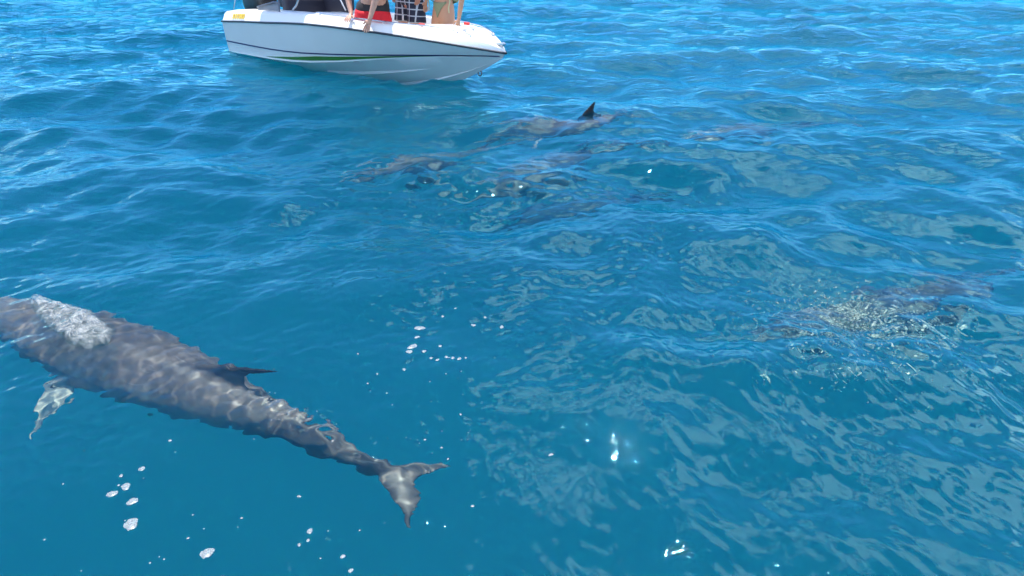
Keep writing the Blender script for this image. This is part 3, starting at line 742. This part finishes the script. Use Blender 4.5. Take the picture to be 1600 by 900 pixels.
hand(J, E, 'wrl', 'hl', V((-.12, -.35, -1)), V((-.8, -.1, .2)), curl=.15, spread=.03, down=V((0, -.4, -1)), k=1.1)
for nm, sx_ in (('r', -1), ('l', 1)):
    J['th'+nm] = (hip+V((sx_*.13, -.02, -.08)), .105); E.append(('hip', 'th'+nm))
    kn = hip+V((sx_*.17+.02, -.12, -.42)); kn.z = .10; J['kn'+nm] = (kn, .062); E.append(('th'+nm, 'kn'+nm))
    J['an'+nm] = (V((kn.x, .36, .06)), .04); E.append(('kn'+nm, 'an'+nm)); J['ft'+nm] = (V((kn.x, .56, .035)), (.045, .03)); E.append(('an'+nm, 'ft'+nm))
c, u_, f_ = head(J, E, 'neck', V((0, -.55, .8)), V((0, -.8, -.55)))
bd = skin_body('body', (J, E), SKIN_A, pr1); add_head(bd, c, u_, f_); hair_cap(c, u_, f_, HAIR, pr1); face_bits(c, u_, f_, pr1)
def cloth_rings(rings, name, m, parent):
    bm = bmesh.new(); lps = []
    for c, rx, ry in rings:
        lps.append([c+V((rx*math.cos(a)*(1+.015*math.sin(6*a)), ry*math.sin(a), .008*math.sin(3*a+c.z*20))) for a in [2*math.pi*j/32 for j in range(32)]])
    loft(bm, lps); return bm_obj(name, bm, m, parent)
cloth_rings([(hip+V((0, -.02, -.13)), .262, .225), (hip+V((0, -.02, -.07)), .268, .232), (hip+V((0, -.02, 0)), .258, .232), (hip+V((0, -.025, .05)), .245, .225), (hip+V((0, -.025, .085)), .235, .215)], 'shorts', REDS, pr1)
cloth_rings([(hip+V((0, -.025, .06)), .232, .212), (hip+V((0, -.025, .10)), .232, .212), (hip+V((0, -.02, .16)), .225, .20), (hip+V((0, .0, .22)), .21, .15)], 'waistband', BLKS, pr1)
# 2: standing in long checked shorts
B = on_y(641, 33, .08); base = (B.x, B.y, B.z-.455); pr2 = person('person standing in long navy checked swim shorts', base)
cx = 0.0
J = {'hip': (V((0, 0, .80)), (.16, .115)), 'bel': (V((0, -.01, 1.0)), (.15, .115)), 'chest': (V((0, 0, 1.26)), (.175, .12)), 'neck': (V((0, -.01, 1.46)), .06)}
E = [('hip', 'bel'), ('bel', 'chest'), ('chest', 'neck')]
for nm, sx_ in (('r', -1), ('l', 1)):
    J['th'+nm] = (V((sx_*.105, -.01, .68)), .092); J['md'+nm] = (V((sx_*.12, -.02, .52)), .08); J['kn'+nm] = (V((sx_*.125, -.02, .36)), .062); J['cf'+nm] = (V((sx_*.125, .015, .24)), .056); J['an'+nm] = (V((sx_*.13, .02, .07)), .038); J['ft'+nm] = (V((sx_*.14, -.12, .03)), (.045, .028))
    E += [('hip', 'th'+nm), ('th'+nm, 'md'+nm), ('md'+nm, 'kn'+nm), ('kn'+nm, 'cf'+nm), ('cf'+nm, 'an'+nm), ('an'+nm, 'ft'+nm)]
    J['sh'+nm] = (V((sx_*.19, 0, 1.36)), .06); J['el'+nm] = (V((sx_*.255, -.02, 1.07)), .043); J['wr'+nm] = (V((sx_*.245, -.07, .83)), (.028, .024))
    E += [('chest', 'sh'+nm), ('sh'+nm, 'el'+nm), ('el'+nm, 'wr'+nm)]
    hand(J, E, 'wr'+nm, 'h'+nm, V((-sx_*.1, -.08, -1)), V((0, -1, .1)), curl=.25, spread=.004, down=V((-sx_, 0, 0)))
c, u_, f_ = head(J, E, 'neck', V((0, -.05, 1)), V((.2, -1, -.3)))
add_head(skin_body('body', (J, E), SKIN_B, pr2), c, u_, f_); hair_cap(c, u_, f_, HAIR, pr2); face_bits(c, u_, f_, pr2)
bm = bmesh.new()
def shorts_loops(sx_):
    lps = []
    for z, xo, rx, ry in ((.90, .085, .105, .125), (.80, .09, .118, .135), (.70, .105, .122, .130), (.60, .118, .122, .125), (.50, .128, .126, .128), (.455, .132, .130, .130)):
        lps.append([V((sx_*xo+rx*math.cos(a)*(1+.02*math.sin(5*a+z*9)), ry*math.sin(a)*(1+.03*math.sin(4*a+sx_)), z-(.012*math.sin(3*a) if z < .5 else 0))) for a in [2*math.pi*j/28 for j in range(28)]])
    return lps
for sx_ in (-1, 1):
    loft(bm, shorts_loops(sx_), cap=True)
loft(bm, [[V((rx*math.cos(a), ry*math.sin(a), z)) for a in [2*math.pi*j/32 for j in range(32)]] for z, rx, ry in ((.66, .15, .128), (.72, .185, .142), (.80, .20, .15), (.88, .192, .145), (.925, .182, .138))])
sh = bm_obj('shorts', bm, CHECK, pr2)
tube_along('drawstring', [V((.03, -.15, .475)), V((.034, -.155, .50)), V((.03, -.148, .535))], .008, WHITEC, sh)
# 3: standing woman-sized figure in a small olive bikini bottom, left hand down on the deck
B = on_y(693, 28, .20); base = (B.x, B.y, B.z-.665); pr3 = person('tanned person in an olive bikini with one hand reaching down to the bow deck', base)
J = {'hip': (V((0, 0, .80)), (.175, .12)), 'wst': (V((0, -.02, 1.0)), (.115, .09)), 'chest': (V((.02, -.07, 1.22)), (.135, .10)), 'neck': (V((.03, -.12, 1.42)), .048)}
E = [('hip', 'wst'), ('wst', 'chest'), ('chest', 'neck')]
for nm, sx_ in (('r', -1), ('l', 1)):
    J['th'+nm] = (V((sx_*.098, -.005, .66)), .10); J['md'+nm] = (V((sx_*.10, -.01, .52)), .088); J['kn'+nm] = (V((sx_*.085, -.02, .36)), .055); J['cf'+nm] = (V((sx_*.085, .02, .24)), .05); J['an'+nm] = (V((sx_*.085, .02, .07)), .034); J['ft'+nm] = (V((sx_*.09, -.10, .03)), (.038, .026))
    E += [('hip', 'th'+nm), ('th'+nm, 'md'+nm), ('md'+nm, 'kn'+nm), ('kn'+nm, 'cf'+nm), ('cf'+nm, 'an'+nm), ('an'+nm, 'ft'+nm)]
J['shr'] = (V((-.15, -.08, 1.32)), .05); J['elr'] = (V((-.22, -.05, 1.06)), .037); J['wrr'] = (V((-.20, -.13, .86)), (.024, .02)); E += [('chest', 'shr'), ('shr', 'elr'), ('elr', 'wrr')]
hand(J, E, 'wrr', 'hr', V((.1, -.2, -1)), V((0, -1, .1)), curl=.3, spread=.004, down=V((1, 0, 0)), k=.9)
J['shl'] = (V((.18, -.10, 1.31)), .05); J['ell'] = (lc(722, -4, .02, base), .037); J['wrl'] = (lc(717, 29, -.02, base), (.024, .02)); J['fal'] = (J['ell'][0]*.5+J['wrl'][0]*.5, .034)
E += [('chest', 'shl'), ('shl', 'ell'), ('ell', 'fal'), ('fal', 'wrl')]
hand(J, E, 'wrl', 'hl', V((.05, -.25, -1)), V((-.9, -.2, 0)), curl=.2, spread=.012, down=V((0, -.5, -.8)), k=.95)
c, u_, f_ = head(J, E, 'neck', V((.05, -.25, 1)), V((.1, -1, -.4)), .95)
add_head(skin_body('body', (J, E), SKIN_C, pr3), c, u_, f_, .95); hair_cap(c, u_, f_, HAIRB, pr3, .97, .3); face_bits(c, u_, f_, pr3, .95)
def patch(name, rows_, m, parent, th=.004):
    """cloth patch given as rows of points just off the skin"""
    bm = bmesh.new(); rw = [[bm.verts.new(p_) for p_ in r_] for r_ in rows_]
    for a, b in zip(rw, rw[1:]):
        for j in range(len(a)-1): bm.faces.new((a[j], a[j+1], b[j+1], b[j]))
    ob = bm_obj(name, bm, m, parent); so = ob.modifiers.new('s', 'SOLIDIFY'); so.thickness = th; so.offset = 0
    return ob
body3 = [o_ for o_ in pr3.children if o_.name.startswith('body')][0]
from mathutils.bvhtree import BVHTree
bv = BVHTree.FromPolygons([v_.co.copy() for v_ in body3.data.vertices], [tuple(p_.vertices) for p_ in body3.data.polygons])
def front(x, z, off=.006, dy=-1):
    h = bv.ray_cast(V((x, dy*.6, z)), V((0, -dy, 0)))
    return h[0]+V((0, dy*off, 0)) if h[0] else V((x, dy*.1, z))
rws = []
for i in range(9):
    z = .855-.185*i/8; hw = .135*(1-i/8)**1.25+.013
    rws.append([front(-hw+2*hw*j/8, z+.02*(abs(j-4)/4)**2) for j in range(9)])
bb = patch('bikini_bottom', rws, OLIVE, pr3)
rws = []
for i in range(9):
    z = .90-.22*i/8; hw = .16*(1-i/8)**.7+.014
    rws.append([front(-hw+2*hw*j/8, z, dy=1) for j in range(9)])
patch('bikini_seat', rws, OLIVE, pr3)
for sx_ in (-1, 1):
    tube_along('tie_cord', [front(sx_*.13, .895), V((sx_*.165, -.03, .905)), V((sx_*.165, .04, .905)), front(sx_*.12, .90, dy=1)], .006, CORD, bb, sub_=4)
    tube_along('tie_bow', [V((sx_*.165, -.055, .91)), V((sx_*.20, -.085, .87)), V((sx_*.185, -.09, .80)), V((sx_*.19, -.085, .74))], .008, CORD, bb, sub_=4)
for sx_ in (-1, 1):
    rws = []
    for i in range(6):
        z = 1.27-.12*i/5; hw = .012+.055*i/5
        rws.append([front(.02+sx_*.065-hw+2*hw*j/5, z, .012) for j in range(6)])
    patch('bikini_cup', rws, OLIVE, pr3)

# ---------------------------------------------------------------- bubbles and foam
FOAM, t, o = mat('sea_foam')
tc = N(t, 'ShaderNodeTexCoord'); vo = N(t, 'ShaderNodeTexVoronoi', i_Scale=160.0); L(t, tc.outputs['Object'], vo.inputs['Vector'])
cr_ = N(t, 'ShaderNodeMapRange'); L(t, vo.outputs['Distance'], cr_.inputs['Value']); cr_.inputs['To Min'].default_value = .25; cr_.inputs['To Max'].default_value = .5; cr_.inputs['From Max'].default_value = .7
d_ = N(t, 'ShaderNodeBsdfPrincipled', i_Roughness=.3); L(t, cr_.outputs[0], d_.inputs['Base Color'])
tr = N(t, 'ShaderNodeBsdfTransparent'); m_ = N(t, 'ShaderNodeMixShader'); m_.inputs[0].default_value = .42
L(t, tr.outputs[0], m_.inputs[1]); L(t, d_.outputs[0], m_.inputs[2]); L(t, m_.outputs[0], o.inputs[0])
def foam_disc(bm, r, seed, c=V((0, 0, 0))):
    rg = random.Random(seed); ph = [rg.random()*6.283 for _ in range(6)]; el = rg.uniform(.65, 1); ro = rg.random()*3.14
    rings = []
    for q in (0.35, .7, .92, 1.0):
        lp = []
        for j in range(18):
            a = 2*math.pi*j/18
            rr = r*q*(1+.10*math.sin(2*a+ph[0])+.08*math.sin(3*a+ph[1])+.06*math.sin(5*a+ph[2])+.05*math.sin(7*a+ph[3]))
            x, y = rr*math.cos(a), rr*el*math.sin(a)
            lp.append(bm.verts.new(c+V((x*math.cos(ro)-y*math.sin(ro), x*math.sin(ro)+y*math.cos(ro), r*.16*(1-q**3)+.002*math.sin(9*a+q*20)*q*(r/.03)))))
        rings.append(lp)
    bm.faces.new(rings[0])
    for a_, b_ in zip(rings, rings[1:]):
        for j in range(18): bm.faces.new((a_[j], b_[j], b_[(j+1) % 18], a_[(j+1) % 18]))
def px_r(px, py, rp):
    p = at(px, py); d = (p-V((0, 0, CAM_H))).length; return p, rp/FPX*d*.98
big = [(204, 817, 10.5, 'lowest of the five foam patches under the dolphin'), (176, 774, 7.5, 'leftmost of the five foam patches under the dolphin'), (197, 762, 7, 'topmost large patch of the five foam patches under the dolphin'), (207, 784, 7.5, 'foam patch just above the lowest of the five under the dolphin'),
       (321, 855, 9.5, 'lone largest foam patch near the bottom edge of the picture'), (343, 893, 6, 'foam patch cut by the bottom edge below the lone largest patch'), (222, 735, 4.5, 'small foam patch nearest the dolphin above the five patches'),
       (656, 518, 8, 'foam patch drifting above the tail, upper one of the ragged pair'), (645, 548, 8, 'cream coloured foam patch drifting above the tail, lower of the ragged pair'),
       (482, 818, 5, 'round foam patch left of the fluke tip'), (533, 851, 4, 'foam patch below and left of the fluke tip'), (545, 870, 4.5, 'oval foam patch nearest the bottom below the fluke tip'), (861, 702, 4, 'single foam patch in open water right of the fluke')]
for i, (px, py, rp, lab) in enumerate(big):
    p, r = px_r(px, py, rp); bm = bmesh.new(); foam_disc(bm, r, 100+i); ob = bm_obj('foam_patch', bm, FOAM)
    ob.location = (p.x, p.y, wz(p.x, p.y)+.004); tag(ob, lab, 'foam', 'patches of white foam floating on the sea')
bm = bmesh.new(); rg = random.Random(5)
specks = [(266, 690, 2.5), (466, 769, 3), (465, 838, 3), (479, 830, 3), (604, 896, 4), (292, 834, 2), (190, 746, 3), (186, 760, 2), (738, 780, 2.5), (720, 654, 2), (632, 585, 3), (688, 548, 3), (663, 557, 3.5), (740, 516, 4), (784, 518, 4), (758, 506, 3), (692, 500, 3), (712, 490, 2), (674, 568, 3), (684, 571, 3), (698, 567, 3), (708, 569, 3), (718, 571, 4), (728, 570, 2), (652, 532, 4.5), (640, 556, 5), (100, 760, 1.5), (70, 845, 1.5), (232, 872, 1.5), (254, 866, 1.5), (376, 803, 2), (300, 800, 1.5), (560, 812, 1.5), (498, 855, 1.5), (520, 690, 2), (100, 510, 2), (690, 700, 2), (700, 716, 2), (664, 688, 2), (560, 560, 2), (590, 590, 2), (575, 604, 2), (605, 620, 1.5)]
for k_ in range(60):
    cxp, cyp, sg = rg.choice([(690, 540, 70), (620, 640, 50), (690, 690, 40), (540, 840, 90), (250, 800, 110), (450, 640, 40)])
    specks.append((cxp+rg.gauss(0, sg), cyp+rg.gauss(0, sg*.6), rg.uniform(.5, 1.2)))
for i, (px, py, rp) in enumerate(specks):
    p, r = px_r(px, py, rp); foam_disc(bm, r, 300+i, V((p.x, p.y, wz(p.x, p.y)+.003)))
fl = bm_obj('foam_flecks', bm, FOAM); fl['kind'] = 'stuff'; fl['label'] = 'tiny white foam flecks scattered on the water around the near dolphin'
# burst of air over the near dolphin's blowhole: crumpled, glassy white, heaped on the surface
BURST, t, o = mat('bursting_bubbles')
tc = N(t, 'ShaderNodeTexCoord'); nz = N(t, 'ShaderNodeTexNoise', i_Scale=13.0, i_Detail=5.0, i_Roughness=.6, i_Distortion=2.2); L(t, tc.outputs['Object'], nz.inputs['Vector'])
bp = N(t, 'ShaderNodeBump', i_Strength=1.0, i_Distance=.04); L(t, nz.outputs[0], bp.inputs['Height'])
df = N(t, 'ShaderNodeBsdfPrincipled', i_Roughness=.06); df.inputs['Base Color'].default_value = (.40, .43, .43, 1); L(t, bp.outputs[0], df.inputs['Normal'])
tr = N(t, 'ShaderNodeBsdfTransparent'); tr.inputs[0].default_value = (.8, .95, .97, 1)
mr = N(t, 'ShaderNodeMapRange'); L(t, nz.outputs[0], mr.inputs['Value']); mr.inputs['From Min'].default_value = .38; mr.inputs['From Max'].default_value = .62; mr.inputs['To Min'].default_value = .06; mr.inputs['To Max'].default_value = .72
m_ = N(t, 'ShaderNodeMixShader'); L(t, mr.outputs[0], m_.inputs[0]); L(t, tr.outputs[0], m_.inputs[1]); L(t, df.outputs[0], m_.inputs[2]); rim = N(t, 'ShaderNodeAttribute', attribute_name='rim'); rmx = N(t, 'ShaderNodeMath', operation='MULTIPLY'); L(t, mr.outputs[0], rmx.inputs[0]); L(t, rim.outputs['Fac'], rmx.inputs[1]); L(t, rmx.outputs[0], m_.inputs[0])
L(t, m_.outputs[0], o.inputs[0])
from mathutils import noise as mn
def burst(name, pa, pb, w0, w1, hgt, material, z_off, label, seed=0.0, nx=110, ny=56):
    pa, pb = V(pa), V(pb); ax_ = pb-pa; ln = ax_.length; ax_.normalize(); sd = V((-ax_.y, ax_.x, 0)).normalized()
    X = np.zeros((nx, ny)); Y = X.copy(); Z = X.copy(); RM = X.copy()
    for i in range(nx):
        u = i/(nx-1); wdt = (w0+(w1-w0)*u)*(math.sin(math.pi*min(1, max(0, u)))**.35+.02)
        for j in range(ny):
            v = 2*j/(ny-1)-1
            ed = 1+.16*mn.noise(V((u*6+seed, v*1.2, seed)))+.10*mn.noise(V((u*17+seed, v*3, 4)))
            p = pa+ax_*(ln*u+.03*mn.noise(V((u*5, v*4, 7+seed))))+sd*(v*wdt*ed)
            dome = max(0, 1-abs(v)**2.5)*math.sin(math.pi*u)**.5
            RM[i, j] = min(1, max(0, (dome+.35*mn.noise(V((p.x*22, p.y*22, 3.0))))*2.4-.25))
            rough = mn.turbulence(V((p.x*11, p.y*11, seed)), 5, True)
            X[i, j], Y[i, j] = p.x, p.y; Z[i, j] = wz(p.x, p.y)+z_off+hgt*dome*(.35+.9*rough)+.004*(1-dome)
    c = (pa+pb)/2; me = grid_mesh(name, X-c.x, Y-c.y, Z); ob = bpy.data.objects.new(name, me); COL.objects.link(ob); ob.location = (c.x, c.y, 0); me.materials.append(material)
    ra_ = me.attributes.new('rim', 'FLOAT', 'POINT'); ra_.data.foreach_set('value', RM.astype(np.float32).ravel())
    tag(ob, label, 'bubbles'); return ob
burst('bubble_burst', at(50, 466), at(164, 538), .045, .155, .05, BURST, .0, 'crumpled white burst of breath bubbles over the head of the near dolphin', 1.3)

# plume of rising bubbles under the surface by the right-hand dolphin: many small pale spheres thinning outwards
PLUME, t, o = mat('rising_bubbles')
p = N(t, 'ShaderNodeBsdfPrincipled', i_Roughness=.25); p.inputs['Base Color'].default_value = (.55, .62, .52, 1)
tr = N(t, 'ShaderNodeBsdfTransparent'); m_ = N(t, 'ShaderNodeMixShader', i_0=.5); L(t, tr.outputs[0], m_.inputs[1]); L(t, p.outputs[0], m_.inputs[2]); L(t, m_.outputs[0], o.inputs[0])
pc = at(1335, 522, -.2); rg = random.Random(21)
tb = bmesh.new(); bmesh.ops.create_icosphere(tb, subdivisions=1, radius=1); tb.verts.ensure_lookup_table()
tv = [v_.co.copy() for v_ in tb.verts]; tf = [[v_.index for v_ in f_.verts] for f_ in tb.faces]; tb.free()
vs, fs = [], []
for i in range(3000):
    rr = abs(rg.gauss(0, 1)); th_ = rg.random()*6.283
    c_ = V((pc.x+.40*rr*math.cos(th_), pc.y+.30*rr*math.sin(th_), wz(pc.x, pc.y)-.14-.36*rg.random()))
    r_ = rg.uniform(.003, .011)*(1.15-.25*min(2, rr)); b0 = len(vs)
    vs += [c_+q_*r_ for q_ in tv]; fs += [[b0+k_ for k_ in f_] for f_ in tf]
pl = mesh_obj('bubble_plume', vs, fs, PLUME); pl['kind'] = 'stuff'; pl['label'] = 'pale green plume of bubbles rising under the choppy surface'
pl.cycles.is_caustics_receiver = True
